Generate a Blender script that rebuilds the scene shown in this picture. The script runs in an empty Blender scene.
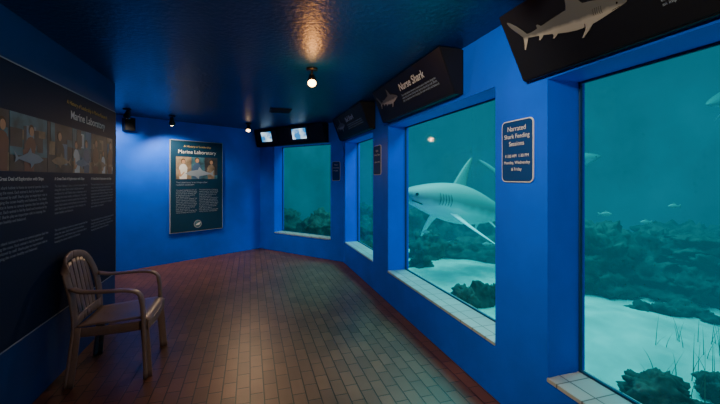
import bpy, bmesh, math, random
from mathutils import Vector, Matrix, noise
random.seed(4)
H=1.45; CEIL=2.43; SY=0.9564; SX=0.2922
def P(u,p,z=0.0): return Vector((-u*SX+p*SY, u*SY+p*SX, z))
D=Vector((-SX,SY,0)); N=Vector((SY,SX,0)); UP=Vector((0,0,1))
col=bpy.context.scene.collection
# ---------------------------------------------------------------- materials
def newmat(name):
    m=bpy.data.materials.new(name); m.use_nodes=True
    return m,m.node_tree,m.node_tree.nodes,m.node_tree.links,m.node_tree.nodes['Principled BSDF']
def simple(name,c,rough=.5,metal=0,emis=None,es=0,noise_amt=0,nscale=20,bump=0,spec=None):
    m,t,n,l,b=newmat(name)
    b.inputs['Base Color'].default_value=(*c,1); b.inputs['Roughness'].default_value=rough; b.inputs['Metallic'].default_value=metal
    if spec is not None: b.inputs['Specular IOR Level'].default_value=spec
    if emis: b.inputs['Emission Color'].default_value=(*emis,1); b.inputs['Emission Strength'].default_value=es
    if noise_amt or bump:
        tc=n.new('ShaderNodeTexCoord'); nz=n.new('ShaderNodeTexNoise'); nz.inputs['Scale'].default_value=nscale; nz.inputs['Detail'].default_value=5
        l.new(tc.outputs['Object'],nz.inputs['Vector'])
        if noise_amt:
            r=n.new('ShaderNodeValToRGB'); r.color_ramp.elements[0].position=.3; r.color_ramp.elements[1].position=.7
            r.color_ramp.elements[0].color=(*[x*(1-noise_amt) for x in c],1); r.color_ramp.elements[1].color=(*[min(1,x*(1+noise_amt)) for x in c],1)
            l.new(nz.outputs['Fac'],r.inputs['Fac']); l.new(r.outputs['Color'],b.inputs['Base Color'])
        if bump:
            bp=n.new('ShaderNodeBump'); bp.inputs['Strength'].default_value=bump; bp.inputs['Distance'].default_value=.02
            l.new(nz.outputs['Fac'],bp.inputs['Height']); l.new(bp.outputs['Normal'],b.inputs['Normal'])
    return m
M_wall=simple('blue_wall_paint',(.0,.105,.88),.5,noise_amt=.08,nscale=3,bump=.15,spec=.2)
M_wallL=simple('blue_wall_paint_shaded',(.003,.045,.22),.5,noise_amt=.1,nscale=3,spec=.25)  # same blue paint as the other walls, with shade put into the colour
M_ceil=simple('ceiling_gloss_paint',(.002,.04,.16),.38,noise_amt=.15,nscale=2,bump=.0)
_n=M_ceil.node_tree
tc=_n.nodes.new('ShaderNodeTexCoord'); nz=_n.nodes.new('ShaderNodeTexNoise'); nz.inputs['Scale'].default_value=28; nz.inputs['Detail'].default_value=3
bp=_n.nodes.new('ShaderNodeBump'); bp.inputs['Strength'].default_value=.5; bp.inputs['Distance'].default_value=.01
_n.links.new(tc.outputs['Object'],nz.inputs['Vector']); _n.links.new(nz.outputs['Fac'],bp.inputs['Height']); _n.links.new(bp.outputs['Normal'],_n.nodes['Principled BSDF'].inputs['Normal'])
M_panel=simple('navy_panel_print',(.005,.02,.065),.6,spec=.12)
M_poster=simple('teal_poster_print',(.006,.04,.10),.6,spec=.15)
M_sign=simple('blue_sign_plate',(.004,.045,.21),.6,spec=.1)
M_black=simple('black_laminate',(.006,.008,.014),.5,spec=.2)
M_white=simple('white_print',(.62,.68,.75),.7,spec=.1)
M_grey=simple('grey_print',(.25,.33,.45),.7,spec=.1)
M_gold=simple('gold_print',(.6,.45,.15),.7,spec=.1)
M_plastic=simple('taupe_plastic',(.24,.175,.15),.42,noise_amt=.08,nscale=40)
M_metal=simple('black_metal',(.01,.01,.012),.4,metal=.3)
M_gasket=simple('rubber_gasket',(.002,.04,.12),.6)
M_lens=simple('warm_lens',(1,.8,.5),.3,emis=(1,.55,.18),es=30)
M_lens2=simple('warm_lens_dim',(1,.8,.5),.3,emis=(1,.66,.34),es=12)
M_skin=simple('print_skin',(.42,.26,.18),.6); M_teal=simple('print_teal',(.04,.14,.22),.6,noise_amt=.6,nscale=9)
M_tan=simple('print_tan',(.22,.18,.14),.6,noise_amt=.6,nscale=9); M_dark=simple('print_dark',(.04,.045,.06),.6,noise_amt=.5,nscale=9)
M_red=simple('print_red',(.14,.07,.06),.6); M_pblue=simple('print_blue',(.05,.11,.25),.6); M_hair=simple('print_hair',(.05,.03,.02),.6)
# floor tiles
m,t,n,l,b=newmat('quarry_tile_floor'); M_floor=m
tc=n.new('ShaderNodeTexCoord'); mp=n.new('ShaderNodeMapping'); mp.inputs['Rotation'].default_value=(0,0,-math.atan2(SY,-SX))
br=n.new('ShaderNodeTexBrick'); br.offset=.5; br.inputs['Scale'].default_value=1
br.inputs['Brick Width'].default_value=.18; br.inputs['Row Height'].default_value=.09; br.inputs['Mortar Size'].default_value=.0045; br.inputs['Mortar Smooth'].default_value=.2
br.inputs['Color1'].default_value=(.155,.066,.041,1); br.inputs['Color2'].default_value=(.10,.043,.028,1); br.inputs['Mortar'].default_value=(.02,.012,.010,1)
l.new(tc.outputs['Object'],mp.inputs['Vector']); l.new(mp.outputs['Vector'],br.inputs['Vector'])
nz=n.new('ShaderNodeTexNoise'); nz.inputs['Scale'].default_value=2.5; nz.inputs['Detail'].default_value=6; l.new(tc.outputs['Object'],nz.inputs['Vector'])
mx=n.new('ShaderNodeMix'); mx.data_type='RGBA'; mx.blend_type='MULTIPLY'; mx.inputs[0].default_value=.7
l.new(br.outputs['Color'],mx.inputs[6]); 
rr=n.new('ShaderNodeValToRGB'); rr.color_ramp.elements[0].position=.35; rr.color_ramp.elements[0].color=(.55,.55,.55,1); rr.color_ramp.elements[1].position=.65; l.new(nz.outputs['Fac'],rr.inputs['Fac'])
l.new(rr.outputs['Color'],mx.inputs[7]); l.new(mx.outputs[2],b.inputs['Base Color'])
b.inputs['Roughness'].default_value=.4; b.inputs['Specular IOR Level'].default_value=.32
bp=n.new('ShaderNodeBump'); bp.invert=True; bp.inputs['Strength'].default_value=.6; bp.inputs['Distance'].default_value=.004
l.new(br.outputs['Fac'],bp.inputs['Height']); l.new(bp.outputs['Normal'],b.inputs['Normal'])
# sill tiles
m,t,n,l,b=newmat('sill_tile'); M_sill=m
tc=n.new('ShaderNodeTexCoord'); mp=n.new('ShaderNodeMapping'); mp.inputs['Rotation'].default_value=(0,0,-math.atan2(SY,-SX))
br=n.new('ShaderNodeTexBrick'); br.offset=0; br.inputs['Scale'].default_value=1; br.inputs['Brick Width'].default_value=.15; br.inputs['Row Height'].default_value=.135; br.inputs['Mortar Size'].default_value=.004
br.inputs['Color1'].default_value=(.4,.46,.48,1); br.inputs['Color2'].default_value=(.34,.39,.42,1); br.inputs['Mortar'].default_value=(.1,.12,.13,1)
l.new(tc.outputs['Object'],mp.inputs['Vector']); l.new(mp.outputs['Vector'],br.inputs['Vector']); l.new(br.outputs['Color'],b.inputs['Base Color']); b.inputs['Roughness'].default_value=.3
# glass
m=bpy.data.materials.new('aquarium_glass'); m.use_nodes=True; n=m.node_tree.nodes; l=m.node_tree.links; n.clear(); M_glass=m
o=n.new('ShaderNodeOutputMaterial'); tr=n.new('ShaderNodeBsdfTransparent'); tr.inputs[0].default_value=(.97,.99,.99,1); gl=n.new('ShaderNodeBsdfGlossy'); gl.inputs['Roughness'].default_value=.03
lw_=n.new('ShaderNodeLayerWeight'); lw_.inputs[0].default_value=.5; pw_=n.new('ShaderNodeMath'); pw_.operation='POWER'; pw_.inputs[1].default_value=5
mu=n.new('ShaderNodeMath'); mu.operation='MULTIPLY_ADD'; mu.inputs[1].default_value=.25; mu.inputs[2].default_value=.002
l.new(lw_.outputs['Facing'],pw_.inputs[0]); l.new(pw_.outputs[0],mu.inputs[0])
ms=n.new('ShaderNodeMixShader'); l.new(mu.outputs[0],ms.inputs[0]); l.new(tr.outputs[0],ms.inputs[1]); l.new(gl.outputs[0],ms.inputs[2]); l.new(ms.outputs[0],o.inputs[0])
# water: the volume itself glows teal, in place of scattered-light haze
m=bpy.data.materials.new('tank_water_volume'); m.use_nodes=True; n=m.node_tree.nodes; l=m.node_tree.links; n.clear(); M_water=m
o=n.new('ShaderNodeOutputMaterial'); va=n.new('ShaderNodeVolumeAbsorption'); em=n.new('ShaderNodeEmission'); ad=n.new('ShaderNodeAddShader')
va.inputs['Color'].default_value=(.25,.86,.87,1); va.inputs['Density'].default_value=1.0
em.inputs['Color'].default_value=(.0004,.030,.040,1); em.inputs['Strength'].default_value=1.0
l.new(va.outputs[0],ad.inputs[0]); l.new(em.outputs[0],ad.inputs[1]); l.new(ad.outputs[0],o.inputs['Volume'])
M_sand=simple('tank_sand',(.20,.66,.58),.9,noise_amt=.25,nscale=3,bump=.8)
M_rock=simple('reef_rock',(.042,.05,.04),.9,noise_amt=.9,nscale=6,bump=1.0)
M_tank=simple('tank_liner',(.01,.10,.13),.8,noise_amt=.6,nscale=.7)
M_grass=simple('seagrass_leaf',(.07,.09,.03),.7)
M_fish=simple('silver_fish_skin',(.4,.45,.42),.4)
def sharkmat(name,top,belly):
    m,t,n,l,b=newmat(name)
    tc=n.new('ShaderNodeTexCoord'); sp=n.new('ShaderNodeSeparateXYZ'); nz=n.new('ShaderNodeTexNoise'); nz.inputs['Scale'].default_value=9
    l.new(tc.outputs['Object'],sp.inputs[0]); l.new(tc.outputs['Object'],nz.inputs['Vector'])
    ma=n.new('ShaderNodeMath'); ma.operation='MULTIPLY_ADD'; ma.inputs[1].default_value=.05; l.new(nz.outputs['Fac'],ma.inputs[0]); l.new(sp.outputs['Z'],ma.inputs[2])
    r=n.new('ShaderNodeValToRGB'); mr=n.new('ShaderNodeMapRange'); mr.inputs[1].default_value=-.04; mr.inputs[2].default_value=.09
    l.new(ma.outputs[0],mr.inputs[0]); l.new(mr.outputs[0],r.inputs[0]); l.new(r.outputs[0],b.inputs['Base Color'])
    r.color_ramp.elements[0].position=.25; r.color_ramp.elements[0].color=(*belly,1); r.color_ramp.elements[1].position=.5; r.color_ramp.elements[1].color=(*top,1)
    b.inputs['Roughness'].default_value=.6; return m
M_shark=sharkmat('shark_skin',(.40,.28,.26),(1,.92,.9))
M_sharkP=sharkmat('printed_shark_ink',(.09,.10,.11),(.32,.32,.31))
M_eye=simple('shark_eye',(.005,.005,.005),.2)
m,t,n,l,b=newmat('video_screen'); M_screen=m
tc=n.new('ShaderNodeTexCoord'); nz=n.new('ShaderNodeTexNoise'); nz.inputs['Scale'].default_value=7; r=n.new('ShaderNodeValToRGB')
r.color_ramp.elements[0].position=.42; r.color_ramp.elements[0].color=(.02,.2,.5,1); r.color_ramp.elements[1].position=.6; r.color_ramp.elements[1].color=(.6,.85,1,1)
l.new(tc.outputs['Object'],nz.inputs['Vector']); l.new(nz.outputs['Fac'],r.inputs[0]); l.new(r.outputs[0],b.inputs['Emission Color']); b.inputs['Emission Strength'].default_value=1.6; b.inputs['Base Color'].default_value=(.01,.01,.01,1)
# ---------------------------------------------------------------- helpers
def empty(name,loc=(0,0,0)):
    e=bpy.data.objects.new(name,None); e.location=loc; e.empty_display_size=.1; col.objects.link(e); return e
def link(name,me,mats,parent=None,smooth=False):
    ob=bpy.data.objects.new(name,me); col.objects.link(ob)
    for mm in (mats if isinstance(mats,(list,tuple)) else [mats]): me.materials.append(mm)
    if smooth:
        for f in me.polygons: f.use_smooth=True
    if parent:
        ob.parent=parent; ob.matrix_parent_inverse=Matrix.Translation(parent.location).inverted()
    return ob
def frombm(name,bm,mats,parent=None,smooth=False):
    bmesh.ops.recalc_face_normals(bm,faces=bm.faces[:])
    me=bpy.data.meshes.new(name); bm.to_mesh(me); bm.free(); return link(name,me,mats,parent,smooth)
def prism(bm,pts,z0,z1,mi=0):
    a=[bm.verts.new((p[0],p[1],z0)) for p in pts]; c=[bm.verts.new((p[0],p[1],z1)) for p in pts]; k=len(pts)
    fs=[bm.faces.new(a[::-1]),bm.faces.new(c)]
    for i in range(k): fs.append(bm.faces.new((a[i],a[(i+1)%k],c[(i+1)%k],c[i])))
    for f in fs: f.material_index=mi
def seg(bm,a,b,no,t,z0,z1,mi=0):
    a=Vector(a).to_2d(); b=Vector(b).to_2d(); no=Vector(no).to_2d()*t
    prism(bm,[a,b,b+no,a+no],z0,z1,mi)
def obox(bm,o,X,Y,Z,mi=0):
    v=[bm.verts.new(o+X*i+Y*j+Z*k) for k in (0,1) for j in (0,1) for i in (0,1)]
    for f in ((0,2,3,1),(4,5,7,6),(0,1,5,4),(2,6,7,3),(0,4,6,2),(1,3,7,5)):
        bm.faces.new([v[i] for i in f]).material_index=mi
def text(name,body,o,X,Y,size,mat,parent,align='LEFT',lw=None,space=1.0,bold=0):
    c=bpy.data.curves.new(name,'FONT'); c.body=body; c.size=size; c.align_x=align; c.extrude=.0002; c.space_line=space; c.offset=bold
    if lw: c.text_boxes[0].width=lw
    ob=bpy.data.objects.new(name,c); col.objects.link(ob); c.materials.append(mat)
    Z=X.cross(Y).normalized(); R=Matrix((X,Y,Z)).transposed().to_4x4(); R.translation=o+Z*.0012
    ob.parent=parent; ob.matrix_parent_inverse=Matrix.Translation(parent.location).inverted(); ob.matrix_basis=R
    return ob
class Board:
    def __init__(s,o,X,Y): s.o=o; s.X=X.normalized(); s.Y=Y.normalized(); s.Z=s.X.cross(s.Y).normalized()
    def at(s,x,y,z=0): return s.o+s.X*x+s.Y*y+s.Z*z
    def slab(s,bm,x0,y0,x1,y1,z0,z1,mi=0): obox(bm,s.at(x0,y0,z0),s.X*(x1-x0),s.Y*(y1-y0),s.Z*(z1-z0),mi)
    def poly(s,bm,pts,z,mi=0):
        f=bm.faces.new([bm.verts.new(s.at(x,y,z)) for x,y in pts]); f.material_index=mi
    def rrect(s,bm,x0,y0,x1,y1,r,z0,z1,mi=0):
        pts=[]
        for cx,cy,a0 in ((x1-r,y1-r,0),(x0+r,y1-r,90),(x0+r,y0+r,180),(x1-r,y0+r,270)):
            for i in range(6):
                a=math.radians(a0+i*18); pts.append((cx+r*math.cos(a),cy+r*math.sin(a)))
        A=[bm.verts.new(s.at(x,y,z0)) for x,y in pts]; B=[bm.verts.new(s.at(x,y,z1)) for x,y in pts]; k=len(pts)
        bm.faces.new(A[::-1]).material_index=mi; bm.faces.new(B).material_index=mi
        for i in range(k): bm.faces.new((A[i],A[(i+1)%k],B[(i+1)%k],B[i])).material_index=mi
    def ell(s,bm,x,y,rx,ry,z,mi,a0=0,a1=360,n=14):
        s.poly(bm,[(x+rx*math.cos(math.radians(a0+(a1-a0)*i/n)),y+ry*math.sin(math.radians(a0+(a1-a0)*i/n))) for i in range(n+(0 if a1-a0==360 else 1))],z,mi)
    def person(s,bm,x,y,h,mb,z,lean=0,skin=4,hair=9,crop=1.0):
        w=h*.2; r=h*.095; sh=y+h*.68; hx=x+lean
        s.poly(bm,[(x-w*.85,y),(x+w*.85,y),(x+w*.9,y+h*.3),(x+w+lean*.6,y+h*.55),(x+w*.6+lean*.8,sh),(x+w*.2+lean,sh+h*.04),(x-w*.2+lean,sh+h*.04),(x-w*.6+lean*.8,sh),(x-w+lean*.6,y+h*.55),(x-w*.9,y+h*.3)],z,mb)
        s.poly(bm,[(x-w*.9,y+h*.12),(x-w*.55,y+h*.10),(x+w*.3,y+h*.3),(x+w*.25,y+h*.36),(x-w*.5,y+h*.2),(x-w*.75,y+h*.45),(x-w*1.15,y+h*.43)],z+.0003,mb if mb!=5 else 4)
        s.ell(bm,hx,y+h*.86,r*1.12,r*1.25,z+.0004,hair); s.ell(bm,hx+r*.12,y+h*.83,r*.85,r*1.05,z+.0006,skin)
    def fish(s,bm,x,y,L,mi,z,sg=1):
        q=lambda a,b:(x+sg*a*L,y+b*L)
        s.poly(bm,[q(-.5,0),q(-.3,.09),q(-.05,.13),q(.0,.24),(q(.1,.12)),q(.3,.05),q(.42,.02),q(.55,.14),q(.5,0),q(.54,-.1),q(.4,-.02),q(.2,-.06),q(0,-.1),q(-.02,-.2),q(-.14,-.1),q(-.35,-.07)],z,mi)
# ---------------------------------------------------------------- room geometry
A=Vector((-3.73,5.55,0)); B=Vector((-2.07,7.46,0)); C=P(6.03,1.54)
dAB=(B-A).normalized(); nAB=Vector((-dAB.y,dAB.x,0))
E=(C-B).normalized(); LBC=(C-B).length; NF=Vector((-E.y,E.x,0))
TW=.26
def F(t,off=0,z=0): 
    v=B+E*t+NF*off; v.z=z; return v
def inter(p1,d1,p2,d2):
    det=d1.x*(-d2.y)+d2.x*d1.y; r=p2-p1; s=(r.x*(-d2.y)+d2.x*r.y)/det; return p1+d1*s
K=inter(P(0,1.54+TW),D,F(0,TW),E)
Aext=A-dAB*2.28
foot=[P(-3.1,-1.49),P(-3.1,1.8),K,F(-.05,TW),B+nAB*.1,Aext+nAB*.1,P(4.166,-3.95),P(4.166,-1.49)]
bm=bmesh.new(); prism(bm,foot,-.1,0); frombm('floor',bm,M_floor)
bm=bmesh.new(); prism(bm,foot,CEIL,CEIL+.1); frombm('ceiling',bm,M_ceil)
bm=bmesh.new(); seg(bm,P(-3,-1.34),P(4.316,-1.34),-N,.15,0,CEIL); frombm('wall_left',bm,M_wallL)
bm=bmesh.new(); seg(bm,P(4.166,-1.49),P(4.166,-3.95),D,.15,0,CEIL); seg(bm,P(4.316,-3.85),P(5.3,-3.85),-N,.1,0,CEIL); frombm('wall_alcove',bm,M_wall)
bm=bmesh.new(); seg(bm,Aext,B+dAB*.2,nAB,.1,0,CEIL); frombm('wall_back',bm,M_wall)
bm=bmesh.new(); seg(bm,P(-3,-1.49),P(-3,1.8),-D,.1,0,CEIL); frombm('wall_rear',bm,M_wallL)
SILL=.37
wins=[(5.9,4.46,2.05),(3.92,2.0,2.05),(1.567,-.45,1.985)]
bm=bmesh.new()
prev=6.03
for (a,b_,zt) in wins:
    seg(bm,P(prev,1.54),P(a,1.54),N,TW,0,CEIL)
    seg(bm,P(a,1.54),P(b_,1.54),N,TW,0,SILL-.02); seg(bm,P(a,1.54),P(b_,1.54),N,TW,zt,CEIL); prev=b_
seg(bm,P(prev,1.54),P(-3,1.54),N,TW,0,CEIL)
frombm('wall_right',bm,M_wall)
t0,t1,zt1=.43,1.889,2.08
bm=bmesh.new()
seg(bm,F(0),F(t0),NF,TW,0,CEIL); seg(bm,F(t0),F(t1),NF,TW,0,SILL-.02); seg(bm,F(t0),F(t1),NF,TW,zt1,CEIL); seg(bm,F(t1),F(LBC),NF,TW,0,CEIL)
prism(bm,[C,C+N*TW,K,C+NF*TW],0,CEIL)
frombm('wall_far',bm,M_wall)
def window(i,a,b_,no,zt):
    e=empty('window_%d'%i,(a+b_)/2)
    dr=(b_-a).normalized()
    bm=bmesh.new(); seg(bm,a+no*(TW-.03),b_+no*(TW-.03),no,.02,SILL-.0,zt); frombm('glass_pane',bm,M_glass,e)
    bm=bmesh.new(); g=.012
    for (p,q,z0,z1) in ((a,a+dr*g,SILL,zt),(b_-dr*g,b_,SILL,zt),(a,b_,SILL,SILL+g),(a,b_,zt-g,zt)):
        seg(bm,p+no*(TW-.045),q+no*(TW-.045),no,.014,z0,z1)
    frombm('gasket',bm,M_gasket,e)
    bm=bmesh.new(); seg(bm,a-no*.006+dr*.001,b_-no*.006-dr*.001,no,TW,SILL-.02,SILL); ob=frombm('tiled_sill',bm,M_sill,e)
window(1,F(t0),F(t1),NF,zt1)
for i,(a,b_,zt) in enumerate(wins): window(i+2,P(a,1.54),P(b_,1.54),N,zt)
# ---------------------------------------------------------------- shark
def shark_mesh(bend=.04,mat=None):
    bm=bmesh.new()
    st=[(0,.004,.004,.004,.0),(.012,.014,.012,.02,0),(.04,.028,.02,.036,0),(.08,.044,.032,.05,0),(.13,.060,.046,.062,0),(.19,.076,.062,.072,0),(.26,.090,.078,.08,0),(.34,.1,.088,.084,0),(.42,.1,.09,.082,0),(.5,.09,.082,.074,0),(.58,.076,.068,.062,0),(.66,.06,.052,.048,0),(.74,.044,.037,.035,0),(.81,.031,.026,.025,0),(.87,.022,.02,.019,0),(.92,.018,.017,.013,.005),(.955,.012,.012,.008,.015)]
    bz=lambda x: bend*math.sin((x-.1)*3.6)
    K_=20; rings=[]
    for x,ht,hb,w,cz in st:
        ring=[]
        for j in range(K_):
            a=2*math.pi*j/K_; s=math.sin(a); c=math.cos(a)
            ring.append(bm.verts.new((-x,w*c+bz(x),cz+(ht if s>0 else hb)*s)))
        rings.append(ring)
    for r0,r1 in zip(rings,rings[1:]):
        for j in range(K_): bm.faces.new((r0[j],r0[(j+1)%K_],r1[(j+1)%K_],r1[j]))
    bm.faces.new(rings[0]); bm.faces.new(rings[-1][::-1])
    def fin(lead,trail,th,f):
        ls=[bm.verts.new(f(*p,0)) for p in lead]; ts=[bm.verts.new(f(*p,0)) for p in trail]; k=len(lead)
        up=[];dn=[]
        for i,(p,q) in enumerate(zip(lead,trail)):
            mx_=(p[0]*.6+q[0]*.4,p[1]*.6+q[1]*.4); tt=th*(1-.85*i/(k-1))
            up.append(bm.verts.new(f(*mx_,tt))); dn.append(bm.verts.new(f(*mx_,-tt)))
        for i in range(k-1):
            bm.faces.new((ls[i],ls[i+1],up[i+1],up[i])); bm.faces.new((up[i],up[i+1],ts[i+1],ts[i]))
            bm.faces.new((ls[i+1],ls[i],dn[i],dn[i+1])); bm.faces.new((dn[i+1],dn[i],ts[i],ts[i+1]))
    vert=lambda x,z,t:(-x,t+bz(x),z)
    fin([(.31,.085),(.35,.135),(.395,.19),(.435,.23),(.46,.245)],[(.475,.085),(.462,.125),(.46,.17),(.465,.215),(.470,.242)],.012,vert)
    fin([(.73,.035),(.75,.055),(.775,.07)],[(.79,.03),(.785,.045),(.79,.064)],.005,vert)
    fin([(.73,-.03),(.755,-.055),(.785,-.072)],[(.79,-.022),(.785,-.04),(.797,-.066)],.005,vert)
    fin([(.9,.012),(.95,.07),(1.01,.13),(1.07,.175),(1.1,.19)],[(.96,.0),(1.0,.045),(1.05,.095),(1.09,.145),(1.108,.182)],.009,vert)
    fin([(.9,-.005),(.93,-.05),(.96,-.095),(.975,-.115)],[(.965,.01),(.965,-.03),(.975,-.075),(.985,-.11)],.008,vert)
    for sg in (1,-1):
        pf=lambda x,r,t,sg=sg:(-x-.0*r, sg*(.045+r*.82)+bz(x), -.045-r*.55+t)
        fin([(.25,0),(.28,.07),(.32,.14),(.355,.19),(.375,.215)],[(.345,0),(.345,.05),(.355,.11),(.375,.165),(.388,.208)],.01,pf)
        pv=lambda x,r,t,sg=sg:(-x, sg*(.03+r*.7)+bz(x), -.05-r*.7+t)
        fin([(.58,0),(.61,.04),(.64,.065)],[(.645,0),(.64,.03),(.655,.058)],.004,pv)
    for sg in (1,-1):
        r=bmesh.ops.create_icosphere(bm,subdivisions=2,radius=.0075,matrix=Matrix.Translation((-.07,sg*.046,.008)))
        for v in r['verts']:
            for f in v.link_faces: f.material_index=1
        for g in range(5):
            x=.185+g*.016; wv=.0735+g*.0015
            vs=[]
            for k in range(7):
                zz=-.026+k*.009; y=sg*(wv*math.sqrt(max(0,1-(zz/.07)**2))+.0012)
                vs.append((bm.verts.new((-x-.004*math.sin(k/6*math.pi),y+bz(x),zz)),bm.verts.new((-x-.003-.004*math.sin(k/6*math.pi),y+bz(x),zz))))
            for a_,b_ in zip(vs,vs[1:]): bm.faces.new((a_[0],a_[1],b_[1],b_[0])).material_index=1
        vs=[]
        for k in range(6):
            x=.055+k*.012; w=.9*(.04+.02*k/5)*1.0
            vs.append((bm.verts.new((-x,sg*(w*.86),-.019-k*.0022)),bm.verts.new((-x,sg*(w*.8),-.0225-k*.0022))))
        for a_,b_ in zip(vs,vs[1:]): bm.faces.new((a_[0],a_[1],b_[1],b_[0])).material_index=1
    bmesh.ops.recalc_face_normals(bm,faces=bm.faces[:])
    me=bpy.data.meshes.new('shark_body'); bm.to_mesh(me); bm.free()
    me.materials.append(mat or M_shark); me.materials.append(M_eye)
    for f in me.polygons: f.use_smooth=True
    return me
SHK=shark_mesh(.035); SHKF=shark_mesh(0,M_sharkP)
def shark(name,head,direction,L,roll=0,me=SHK,girth=1.0):
    X=Vector(direction).normalized(); Y=UP.cross(X).normalized(); Z=X.cross(Y)
    ob=bpy.data.objects.new(name,me); col.objects.link(ob)
    ob.matrix_world=Matrix.Translation(head)@Matrix((X,Y,Z)).transposed().to_4x4()@Matrix.Rotation(roll,4,'X')@Matrix.Diagonal((L,L*girth,L*girth,1))
    md=ob.modifiers.new('sub','SUBSURF'); md.levels=1; md.render_levels=1
    return ob
def flat_shark(board,x,y,ang,L,parent):
    R=Matrix((board.X*L,board.Z*-1*L*.02,board.Y*L)).transposed().to_4x4(); 
    ob=bpy.data.objects.new('printed_shark',SHKF); col.objects.link(ob)
    ob.parent=parent; ob.matrix_parent_inverse=Matrix.Translation(parent.location).inverted()
    ob.matrix_basis=Matrix.Translation(board.at(x,y,.004))@Matrix.Rotation(ang,4,board.Z)@R
    return ob
shark('sandbar_shark',Vector((.55,5.05,1.23)),(-.80,-.52,.18),2.85,roll=.06,girth=1.15)
shark('reef_shark',Vector((4.33,6.5,1.84)),(1,.05,.2),2.0)
shark('reef_shark.001',Vector((4.95,5.1,2.50)),(-1,-.3,-.25),2.0)
# ---------------------------------------------------------------- sign boxes
LOREM="The shark habitat is home to several species that live along the coast. Each animal is fed by hand and monitored by staff. Sharks play an important role in keeping the ocean healthy and balanced."
def signbox(name,u0,u1,pt,zt,pb,zb,base=None,depth_to=1.535):
    G=base or P
    e=empty(name,G((u0+u1)/2,(pt+pb)/2,(zt+zb)/2))
    bm=bmesh.new()
    v=[]
    for u in (u0,u1):
        v.append([bm.verts.new(G(u,pt,zt)),bm.verts.new(G(u,pb,zb)),bm.verts.new(G(u,depth_to,zb)),bm.verts.new(G(u,depth_to,zt))])
    bm.faces.new(v[0]); bm.faces.new(v[1][::-1])
    for i in range(4): bm.faces.new((v[0][i],v[0][(i+1)%4],v[1][(i+1)%4],v[1][i]))
    bmesh.ops.bevel(bm,geom=bm.edges[:],offset=.006,segments=2,affect='EDGES')
    frombm('housing',bm,M_black,e)
    o=G(u0,pb,zb); X=G(u1,pb,zb)-o; Y=G(u0,pt,zt)-o
    return e,Board(o,X,Y),X.length,Y.length
e,b3,w,h=signbox('shark_sign_box',3.88,2.36,1.33,CEIL-.01,1.46,2.08)
flat_shark(b3,.60,.19,-.02,.48,e)
text('title','Nurse Shark',b3.at(.68,.22),b3.X,b3.Y,.10,M_white,e,bold=.001)
text('caption',LOREM,b3.at(.68,.165),b3.X,b3.Y,.026,M_grey,e,lw=.7)
e,b2,w,h=signbox('shark_sign_box.001',5.95,4.35,1.33,CEIL-.01,1.46,2.08)
flat_shark(b2,.62,.2,.0,.52,e); text('title','Bull Shark',b2.at(.72,.22),b2.X,b2.Y,.10,M_white,e)
text('caption',LOREM,b2.at(.72,.165),b2.X,b2.Y,.028,M_grey,e,lw=.75)
e,b4,w,h=signbox('shark_sign_box.002',1.705,-.2,1.33,2.35,1.50,2.0)
flat_shark(b4,.655,.17,-.10,.56,e); text('title','Sandbar Shark',b4.at(.76,.17),b4.X,b4.Y,.05,M_white,e)
text('caption',LOREM,b4.at(.76,.13),b4.X,b4.Y,.018,M_grey,e,lw=.5)
Gf=lambda t,p,z: F(t,p-1.54,z)
e,b1,w,h=signbox('video_monitor_box',.02,1.85,1.36,CEIL-.01,1.44,2.08,base=Gf)
bm=bmesh.new(); 
for x0 in (.2,1.02): b1.slab(bm,x0-.03,.05,x0+.45,.31,0,.012)
frombm('monitor_bezels',bm,M_metal,e)
bm=bmesh.new()
for x0,ww in ((.24,.26),(1.1,.32)): b1.slab(bm,x0-.03,.095,x0+ww,.285,.0125,.014)
frombm('monitor_screens',bm,M_screen,e)
# ---------------------------------------------------------------- pier signs
def piersign(name,bd,w,h,lines):
    e=empty(name,bd.at(w/2,h/2)); bm=bmesh.new()
    bd.rrect(bm,0,0,w,h,.03,0.002,.008,1); bd.rrect(bm,.006,.006,w-.006,h-.006,.026,.0085,.010,0)
    frombm('plate',bm,[M_sign,M_white],e)
    bb=Board(bd.at(0,0,.0102),bd.X,bd.Y)
    for y,s,tx in lines: text('lettering',tx,bb.at(w/2,y),bb.X,bb.Y,s,M_white,e,align='CENTER')
piersign('feeding_times_sign',Board(P(1.925,1.54,1.425),-D,UP),.265,.375,[(.31,.042,'Narrated'),(.265,.038,'Shark Feeding'),(.22,.038,'Sessions'),(.15,.026,'11:00 AM  1:30 PM'),(.11,.026,'Monday, Wednesday'),(.07,.026,'& Friday')])
piersign('info_sign',Board(P(4.41,1.54,1.49),-D,UP),.27,.37,[(.29,.04,'Shark'),(.24,.035,'Feeding Times'),(.15,.025,'11:00 AM  1:30 PM')])
piersign('info_sign.001',Board(F(1.93,0,1.40),E,UP),.18,.34,[(.27,.03,'Please'),(.22,.03,'do not tap'),(.17,.03,'the glass')])
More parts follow.
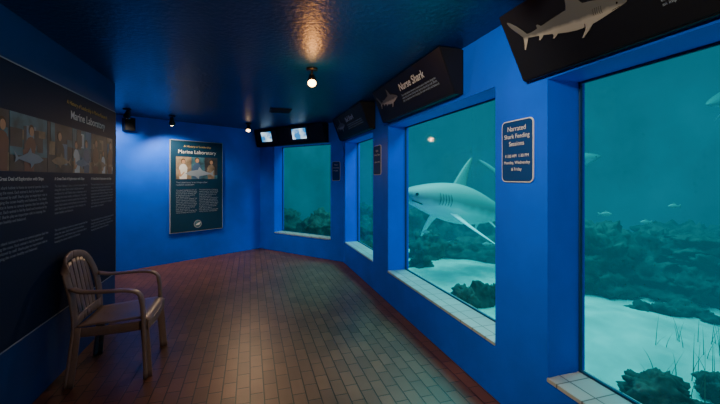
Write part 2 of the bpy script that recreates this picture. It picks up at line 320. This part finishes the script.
# ---------------------------------------------------------------- large left wall panel
e=empty('history_wall_panel',P(2.5,-1.33,1.3)); bd=Board(P(.9,-1.34,.47),D,UP)
W=3.39; HH=1.66
bm=bmesh.new(); bd.slab(bm,0,0,W,HH,.001,.015,0)
for (x0,y0,x1,y1) in ((0,HH-.008,W,HH),(0,0,W,.008),(W-.006,0,W,HH),(0,0,.006,HH)): bd.slab(bm,x0,y0,x1,y1,.0152,.017,1)
mats=[M_panel,M_grey,M_tan,M_teal,M_skin,M_white,M_dark,M_red,M_pblue,M_hair]
x=.3
pw=[.5,.42,.44,.40,.36,.34,.36,.32]; k=0
zs=.0155; bgs=(3,2,6,3,6,3,6,2); R_=random.Random(9)
while x<W-.2 and k<len(pw):
    w=min(pw[k],W-.1-x); bd.slab(bm,x,1.02,x+w,1.37,zs,zs+.001,bgs[k])
    bd.slab(bm,x,1.02,x+w,1.02+.08+.06*R_.random(),zs+.001,zs+.0011,R_.choice([1,2,6]))
    for q in range(8):
        cx=x+w*(.1+.8*R_.random()); ww_=.02+.06*R_.random(); ww_=min(ww_,cx-x,x+w-cx); y0_=1.05+.2*R_.random(); bd.slab(bm,cx-ww_,y0_,cx+ww_,min(1.37,y0_+.04+.12*R_.random()),zs+.0012,zs+.0014+q*.0001,R_.choice([1,2,3,6,6,5]))
    n_=R_.choice([1,2,3,3])
    for q in range(n_):
        hh=.22+.12*R_.random(); px_=x+w*((q+.5)/n_)+.02*(R_.random()-.5)
        bd.person(bm,px_,1.022,hh,R_.choice([5,7,8,2,6,8]),zs+.0024+q*.0007,lean=(.06*(R_.random()-.5)))
    if n_<3: bd.fish(bm,x+w*.5,1.10,min(.3,w*.75),R_.choice([1,5,2]),zs+.0048,R_.choice([1,-1]))
    x+=w+.004; k+=1
frombm('panel_board',bm,mats,e)
b5=Board(bd.at(0,0,.0155),D,UP)
text('subtitle','A History of Leadership in Marine Research',b5.at(2.75,1.545),D,UP,.045,M_gold,e,align='CENTER')
text('title','Marine Laboratory',b5.at(2.75,1.44),D,UP,.09,M_white,e,align='CENTER',bold=.001)
for i,x in enumerate((.35,.95,1.55,2.17,2.78)):
    text('heading','A Great Deal of Exploration with Ships',b5.at(x,.965),D,UP,.03,M_white,e,bold=.0006)
    text('column',LOREM+' '+LOREM,b5.at(x,.915),D,UP,.025,M_grey,e,lw=.56,space=1.1)
    text('column',LOREM,b5.at(x,.60),D,UP,.025,M_grey,e,lw=.56,space=1.1)
# ---------------------------------------------------------------- back wall poster
ta=.294*(B-A).length; o=A+dAB*ta; o.z=.50
bd=Board(o-nAB*.0,dAB,UP); W=.95; HH=1.61
e=empty('history_poster',bd.at(W/2,HH/2)); bm=bmesh.new()
bd.slab(bm,0,0,W,HH,.002,.03,1); bd.slab(bm,.012,.012,W-.012,HH-.012,.0302,.032,0)
z=.0325; bd.slab(bm,.1,.93,.84,1.32,z,z+.001,3); bd.slab(bm,.1,.93,.36,1.32,z+.001,z+.0014,2); bd.slab(bm,.6,1.0,.84,1.32,z+.001,z+.0014,6)
for q,xx in enumerate((.22,.46,.72)): bd.person(bm,xx,.935,.36+.03*(q%2),(5,8,2)[q],z+.002+q*.0007)
bd.fish(bm,.5,1.03,.5,1,z+.006)
bd.ell(bm,.475,.13,.07,.07,z,1,n=24); bd.ell(bm,.475,.13,.058,.058,z+.001,3,n=24)
bd.poly(bm,[(.43,.11),(.5,.11),(.53,.16),(.475,.145)],z+.002,5)
pm=list(mats); pm[0]=M_poster
frombm('poster_board',bm,pm,e)
b5=Board(bd.at(0,0,.0325),dAB,UP)
text('subtitle','A History of Leadership',b5.at(W/2,1.49),dAB,UP,.05,M_gold,e,align='CENTER')
text('title','Marine Laboratory',b5.at(W/2,1.38),dAB,UP,.09,M_white,e,align='CENTER')
text('heading','The Laboratory is an independent\nresearch institution',b5.at(.1,.86),dAB,UP,.04,M_grey,e)
text('column',LOREM+' '+LOREM,b5.at(.1,.73),dAB,UP,.03,M_grey,e,lw=.36); text('column',LOREM+' '+LOREM,b5.at(.5,.73),dAB,UP,.03,M_grey,e,lw=.36)
# ---------------------------------------------------------------- chair
def chair(name,u,p):
    bm=bmesh.new()
    T=lambda x,y,z: P(u+y,p+x,z)
    def grid(fn,nu,nv,th,nrm):
        V=[[None]*(nv+1) for _ in range(nu+1)]; V2=[[None]*(nv+1) for _ in range(nu+1)]
        for i in range(nu+1):
            for j in range(nv+1):
                q=Vector(fn(i/nu,j/nv)); V[i][j]=bm.verts.new(T(*q)); V2[i][j]=bm.verts.new(T(*(q+Vector(nrm)*th)))
        for i in range(nu):
            for j in range(nv):
                bm.faces.new((V[i][j],V[i+1][j],V[i+1][j+1],V[i][j+1])); bm.faces.new((V2[i][j+1],V2[i+1][j+1],V2[i+1][j],V2[i][j]))
        for i in range(nu):
            bm.faces.new((V[i][0],V2[i][0],V2[i+1][0],V[i+1][0])); bm.faces.new((V[i+1][nv],V2[i+1][nv],V2[i][nv],V[i][nv]))
        for j in range(nv):
            bm.faces.new((V[0][j+1],V2[0][j+1],V2[0][j],V[0][j])); bm.faces.new((V[nu][j],V2[nu][j],V2[nu][j+1],V[nu][j+1]))
    def sweep(pts,ws,ts,side):
        rings=[]
        for i,q in enumerate(pts):
            q=Vector(q); a=Vector(pts[max(0,i-1)]); b_=Vector(pts[min(len(pts)-1,i+1)]); tg=(b_-a).normalized()
            s=(Vector(side[i]) if isinstance(side,list) else Vector(side)); s=(s-tg*s.dot(tg)).normalized(); nn=tg.cross(s)
            w=ws[i]/2; t_=ts[i]/2; c=.3
            pr=[(w,t_*(1-c)),(w*(1-c*.4),t_),(-w*(1-c*.4),t_),(-w,t_*(1-c)),(-w,-t_*(1-c)),(-w*(1-c*.4),-t_),(w*(1-c*.4),-t_),(w,-t_*(1-c))]
            rings.append([bm.verts.new(T(*(q+s*x+nn*y))) for x,y in pr])
        for r0,r1 in zip(rings,rings[1:]):
            for j in range(8): bm.faces.new((r0[j],r0[(j+1)%8],r1[(j+1)%8],r1[j]))
        bm.faces.new(rings[0][::-1]); bm.faces.new(rings[-1])
    def catm(pts,n=5):
        out=[]; Q=[Vector(x) for x in pts]; Q=[Q[0]*2-Q[1]]+Q+[Q[-1]*2-Q[-2]]
        for i in range(1,len(Q)-2):
            for k in range(n):
                t_=k/n; a,b_,c,d=Q[i-1:i+3]
                out.append(.5*((2*b_)+(c-a)*t_+(2*a-5*b_+4*c-d)*t_*t_+(3*b_-a-3*c+d)*t_**3))
        out.append(Q[-2]); return out
    def seat(i,j):
        x=-.19+i*.46; y=(-.5+j)*(.44+.06*i); z=.405+.035*i-.02*math.sin(math.pi*j)*math.sin(math.pi*min(1,i+.1))
        if i>.85: z-=.03*((i-.85)/.15)**2
        return (x,y,z)
    grid(seat,14,12,.008,(0,0,-1))
    sweep(catm([(.262,-.25,.375),(.272,0,.37),(.262,.25,.375)],5),[.06]*11,[.012]*11,(0,0,1))
    for sg in (-1,1):
        sweep(catm([(.25,sg*.25,.38),(.03,sg*.235,.365),(-.2,sg*.215,.36)],5),[.065]*11,[.01]*11,(0,0,1))
        pts=catm([(.25,sg*.265,0),(.245,sg*.262,.2),(.235,sg*.258,.42),(.225,sg*.262,.56),(.20,sg*.27,.625),(.12,sg*.278,.65),(-.02,sg*.275,.652),(-.14,sg*.255,.655),(-.215,sg*.225,.675)],5)
        k=len(pts); ws=[.045+.022*min(1,max(0,i/(k-1)*1.6)) for i in range(k)]; 
        sweep(pts,ws,[.022 if i<18 else .014 for i in range(k)],(0,1,0))
        sweep(catm([(.262,sg*.25,0),(.25,sg*.24,.2),(.235,sg*.235,.40)],4),[.055]*9,[.01]*9,(1,0,0))
        pts=catm([(-.235,sg*.25,0),(-.215,sg*.235,.2),(-.2,sg*.22,.40),(-.215,sg*.225,.6),(-.25,sg*.215,.74),(-.285,sg*.165,.835),(-.30,sg*.08,.868),(-.305,0,.876)],5)
        k=len(pts); sweep(pts,[.06 if i<10 else .055 for i in range(k)],[.016]*k,[(.3,1,0) if i<22 else (.0,.4,1) for i in range(k)])
        sweep(catm([(-.22,sg*.262,0),(-.20,sg*.245,.2),(-.185,sg*.232,.40)],4),[.05]*9,[.012]*9,(1,0,0))
    for y in (-.155,-.093,-.031,.031,.093,.155):
        zt=.86-1.1*y*y*1.2
        pts=catm([(-.185-.02,y*.95,.405),(-.225,y,.52),(-.25,y*1.02,.66),(-.285,y,zt-.01)],5)
        sweep(pts,[.052]*len(pts),[.007]*len(pts),(0,1,0))
    sweep(catm([(-.195,-.215,.44),(-.215,0,.43),(-.195,.215,.44)],5),[.07]*11,[.01]*11,(0,0,1))
    return frombm(name,bm,M_plastic,None,True)
chair('plastic_armchair',3.22,-.975)
# ---------------------------------------------------------------- ceiling spotlights
def fixture(name,loc,aim,lens,power,size,color=(1,.76,.5),blend=.6,radius=.04,canr=.045):
    loc=Vector(loc); aim=Vector(aim); dz=(aim-loc).normalized()
    e=empty(name,loc)
    q=dz.to_track_quat('-Z','Y').to_matrix().to_4x4()
    bm=bmesh.new()
    prof=[(0,.10),(.02,.10),(.028,.085),(.030,.05),(canr,.0),(canr,-.025),(canr*.88,-.025),(canr*.85,-.005)]
    rings=[]
    for r_,z_ in prof:
        rings.append([bm.verts.new(loc+(q@Vector((r_*math.cos(a*math.pi/10),r_*math.sin(a*math.pi/10),z_)))) for a in range(20)] if r_>0 else None)
    for r0,r1 in zip(rings[1:],rings[2:]):
        for j in range(20): bm.faces.new((r0[j],r0[(j+1)%20],r1[(j+1)%20],r1[j]))
    bm.faces.new(rings[1])
    top=Vector((loc.x,loc.y,CEIL)); back=loc+(q@Vector((0,0,.06)))
    def cyl(a,b_,r_):
        ax=(b_-a); qq=ax.to_track_quat('Z','Y').to_matrix(); A_=[];B_=[]
        for k in range(16):
            v=qq@Vector((r_*math.cos(k*math.pi/8),r_*math.sin(k*math.pi/8),0)); A_.append(bm.verts.new(a+v)); B_.append(bm.verts.new(b_+v))
        bm.faces.new(A_); bm.faces.new(B_[::-1])
        for k in range(16): bm.faces.new((A_[k],A_[(k+1)%16],B_[(k+1)%16],B_[k]))
    cyl(Vector((loc.x,loc.y,CEIL-.018)),top,.05); cyl(back,Vector((back.x*.3+loc.x*.7,back.y*.3+loc.y*.7,CEIL-.01)),.01)
    frombm('housing',bm,M_metal,e,True)
    bm=bmesh.new(); bmesh.ops.create_uvsphere(bm,u_segments=16,v_segments=10,radius=canr*.8,matrix=Matrix.Translation(loc+dz*.02)@q@Matrix.Diagonal((1,1,.6,1)))
    frombm('bulb_lens',bm,lens,e,True)
    ld=bpy.data.lights.new('spot','SPOT'); ld.energy=power; ld.color=color; ld.spot_size=math.radians(size); ld.spot_blend=blend; ld.shadow_soft_size=radius
    lo=bpy.data.objects.new('lamp',ld); col.objects.link(lo); lo.parent=e; lo.matrix_parent_inverse=Matrix.Translation(loc).inverted()
    lo.matrix_basis=Matrix.Translation(loc+dz*.09)@q
    return e
WARM=(1,.68,.40)
lampA=Vector((-.43,3.22,2.31))
fixture('ceiling_spotlight',lampA,(-.3,2.5,1.5),M_lens,50,100,color=WARM)
pl=bpy.data.lights.new('bulb_glow','POINT'); pl.energy=4.5; pl.color=(1,.38,.08); pl.shadow_soft_size=.05
po=bpy.data.objects.new('bulb_glow',pl); col.objects.link(po); po.location=lampA+Vector((.03,-.16,-.08))
po.parent=bpy.data.objects['ceiling_spotlight']; po.matrix_parent_inverse=Matrix.Translation(lampA).inverted()
fixture('ceiling_spotlight.001',(-2.0,6.45,2.32),(-1.8,5.6,.9),M_lens2,100,125,color=WARM)
fixture('ceiling_spotlight.002',(-2.95,5.65,2.31),(-3.1,6.1,1.2),M_lens2,75,130)
fixture('ceiling_spotlight.003',(-3.3,5.1,2.33),(-4.0,5.6,1.2),M_lens2,60,120)
fixture('fill_spotlight',P(1.15,.3,2.32),P(3.2,1.54,1.0),M_lens2,75,110)  # added fill lamp out of view, brightens the right wall
fixture('fill_spotlight.001',P(.5,-.2,2.32),P(1.6,1.54,1.3),M_lens2,75,110)  # unseen fill lamp, put in to light the near pier
fixture('fill_spotlight.002',P(1.0,.6,2.32),P(2.9,-1.3,1.1),M_lens2,38,90,color=WARM)  # invented fill lamp out of frame, gives the left panel mild light
bm=bmesh.new(); bb=Board(Vector((-1.15,5.2,CEIL-.001)),N,D*-1)
bb.slab(bm,-.15,-.15,.15,.15,0,.012)
for i in range(6): bb.slab(bm,-.13,-.13+i*.045,.13,-.11+i*.045,.012,.02)
frombm('ceiling_vent',bm,M_black)
bm=bmesh.new(); sb=Board(A+dAB*.05-nAB*.1+Vector((0,0,2.18)),dAB,UP); sb.slab(bm,0,0,.14,.2,-.09,.06); sb.slab(bm,.012,.012,.128,.188,.0602,.066)
bmesh.ops.bevel(bm,geom=bm.edges[:],offset=.004,segments=1,affect='EDGES'); frombm('wall_speaker',bm,M_black)
# ---------------------------------------------------------------- tank
G0=P(-3,1.82); Kw=inter(P(0,1.82),D,F(0,.28),E); G1=F(-1.2,.28)
far=[G1+NF*5.0, P(11,7.5), P(-3,7.5)]
ring=[G0,Kw,G1]+far
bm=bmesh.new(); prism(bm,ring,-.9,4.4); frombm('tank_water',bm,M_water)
bm=bmesh.new()
cent=Vector((3,5,0)); inner=[r+(cent-r).normalized()*.05 for r in far]
pts=[G1+NF*.05]+[f for f in inner]+[G0+N*.05]
for a,b_ in zip(pts,pts[1:]):
    q=[bm.verts.new((a.x,a.y,-.8)),bm.verts.new((b_.x,b_.y,-.8)),bm.verts.new((b_.x,b_.y,4.35)),bm.verts.new((a.x,a.y,4.35))]; bm.faces.new(q)
frombm('tank_wall',bm,M_tank)
bm=bmesh.new(); nx,ny=90,70
V={}
def sandz(x,y):
    return -.02+.13*noise.noise(Vector((x*.6,y*.6,0)))+.03*noise.noise(Vector((x*2.3,y*2.3,3)))
for i in range(nx+1):
    for j in range(ny+1):
        u=-2.9+i*15/nx; p=1.84+j*5.6/ny
        v=P(u,p)
        if u>6.0:
            d_=(v-F(0,.3)).dot(NF)
            if d_<0: v=v-NF*d_
        V[i,j]=bm.verts.new((v.x,v.y,sandz(v.x,v.y)))
for i in range(nx):
    for j in range(ny): bm.faces.new((V[i,j],V[i+1,j],V[i+1,j+1],V[i,j+1]))
frombm('tank_sand_bed',bm,M_sand,None,True)
def boulders(name,items,mat=M_rock,sub=5):
    bm=bmesh.new()
    for (x,y,z,sx,sy,sz,sd) in items:
        r=bmesh.ops.create_icosphere(bm,subdivisions=sub,radius=1)
        for v in r['verts']:
            c=v.co.copy(); o=Vector((sd*7.1,sd*3.3,sd))
            d_=1+.4*noise.noise(c*1.3+o)+.3*noise.noise(c*3+o)-.25*abs(noise.noise(c*5+o))+.14*noise.noise(c*11+o)
            c=c*d_
            lay=.12*math.sin(c.z*10+sd+2*noise.noise(c*2)); c.x*=1+lay; c.y*=1+lay
            v.co=Vector((x+c.x*sx,y+c.y*sy,z+c.z*sz))
    return frombm(name,bm,mat,None,True)
def wp(px,y_): return (px-360)/360*y_
it=[]
for k in range(14):
    yy=4.9+.8*random.random(); px=570+k*24
    it.append((wp(px,yy),yy,.1+.25*random.random(),.4+.3*random.random(),.5,.35+.25*random.random(),k+1))
it.append((wp(705,4.5),4.5,.55,.45,.4,.20,201)); it.append((wp(600,4.7),4.7,.40,.35,.35,.38,202)); it.append((wp(735,4.2),4.2,.28,.45,.4,.42,203))
it.append((wp(690,4.3),4.3,.12,.4,.3,.26,204)); it.append((wp(645,4.6),4.6,.15,.35,.3,.3,205)); it.append((wp(612,4.5),4.5,.02,.25,.25,.25,206))
boulders('reef_ledge',it)
it=[]
for k in range(11):
    yy=3.7+.5*random.random(); px=640+k*22
    it.append((wp(px,yy),yy,-.03,.12+.14*random.random(),.14,.07+.10*random.random(),k+31))
boulders('reef_rubble',it,sub=4)
it=[(wp(655,2.35),2.35,.0,.2,.16,.17,51),(wp(690,2.2),2.2,-.02,.16,.12,.12,52),(wp(715,2.5),2.5,0,.12,.1,.1,53)]
boulders('foreground_rock',it)
it=[]
for k in range(11):
    yy=3.95+.25*random.random()+k*.03; px=458+k*6
    it.append((wp(px,yy),yy,.05,.08+.06*random.random(),.1,.14+.16*random.random(),k+61))
boulders('coral_cluster',it,sub=4)
it=[]
for k in range(14):
    yy=8.0+1.0*random.random(); px=250+k*20
    it.append((wp(px,yy)+.3,yy,.1+.2*random.random(),.55,.5,.35+.2*random.random(),k+81))
it=[q for q in it if (Vector((q[0],q[1],0))-F(0,TW)).dot(NF)>.9]
it.append((wp(428,6.6),6.6,.12,.34,.3,.36,99)); it.append((wp(372,7.4),7.4,.1,.35,.35,.4,100)); it.append((wp(480,6.8),6.8,.0,.7,.35,.34,101)); it.append((wp(420,5.9),5.9,.0,.2,.2,.22,102))
boulders('reef_background',it)
# small reef fish (one school)
bm=bmesh.new()
for (px,py,yy,L,sg) in ((612,214,4.0,.16,1),(640,222,4.1,.14,-1),(668,206,4.2,.15,-1),(430,232,5.3,.14,1),(482,244,4.8,.14,-1)):
    x0=wp(px,yy); z0=H-(py-178)/360*yy; rings=[]
    for s,hh,ww in ((0,.01,.01),(.15,.10,.05),(.35,.16,.07),(.6,.12,.05),(.8,.04,.02),(.84,.04,.012),(1.0,.15,.004)):
        rings.append([bm.verts.new((x0-sg*s*L,yy+ww*L*math.cos(a*math.pi/5),z0+hh*L*math.sin(a*math.pi/5))) for a in range(10)])
    for r0,r1 in zip(rings,rings[1:]):
        for j in range(10): bm.faces.new((r0[j],r0[(j+1)%10],r1[(j+1)%10],r1[j]))
    bm.faces.new(rings[0]); bm.faces.new(rings[-1])
    f=[bm.verts.new((x0-sg*q[0]*L,yy,z0+q[1]*L)) for q in ((.25,.12),(.42,.26),(.66,.16),(.6,.10))]; bm.faces.new(f)
frombm('fish_school',bm,M_fish,None,True)
bm=bmesh.new()
for k in range(34):
    px=655+random.random()*75; yy=2.35+random.random()*.9
    x=wp(px,yy); z=-.05; hh=.15+.2*random.random(); a=random.random()*6.28; lean=.12*random.random()
    prev=None
    for s in range(6):
        t_=s/5; w=.005*(1-t_)+.0008; cx=x+math.cos(a)*lean*t_*t_; cy=yy+math.sin(a)*lean*t_*t_
        cur=(bm.verts.new((cx-w,cy,z+hh*t_)),bm.verts.new((cx+w,cy+w*.5,z+hh*t_)))
        if prev: bm.faces.new((prev[0],prev[1],cur[1],cur[0]))
        prev=cur
frombm('seagrass',bm,M_grass)
def area(name,loc,size,power,color):
    ld=bpy.data.lights.new(name,'AREA'); ld.energy=power; ld.size=size; ld.color=color
    lo=bpy.data.objects.new(name,ld); col.objects.link(lo); lo.location=loc
area('tank_light',(3.0,3.2,4.2),1.6,230,(.7,1,.97))
area('tank_light.001',(1.9,6.0,4.2),1.8,480,(.7,1,.97))
area('tank_light.002',(-.2,9.0,4.2),1.8,170,(.7,1,.97))
w=bpy.data.worlds.new('World'); bpy.context.scene.world=w; w.use_nodes=True; w.node_tree.nodes['Background'].inputs[0].default_value=(.01,.03,.06,1); w.node_tree.nodes['Background'].inputs[1].default_value=.3
cd=bpy.data.cameras.new('Camera'); cd.sensor_width=36; cd.lens=18; cd.shift_y=-24/720; cd.clip_start=.05
co=bpy.data.objects.new('Camera',cd); col.objects.link(co); co.location=(0,0,H); co.rotation_euler=(math.pi/2,0,0)
bpy.context.scene.camera=co
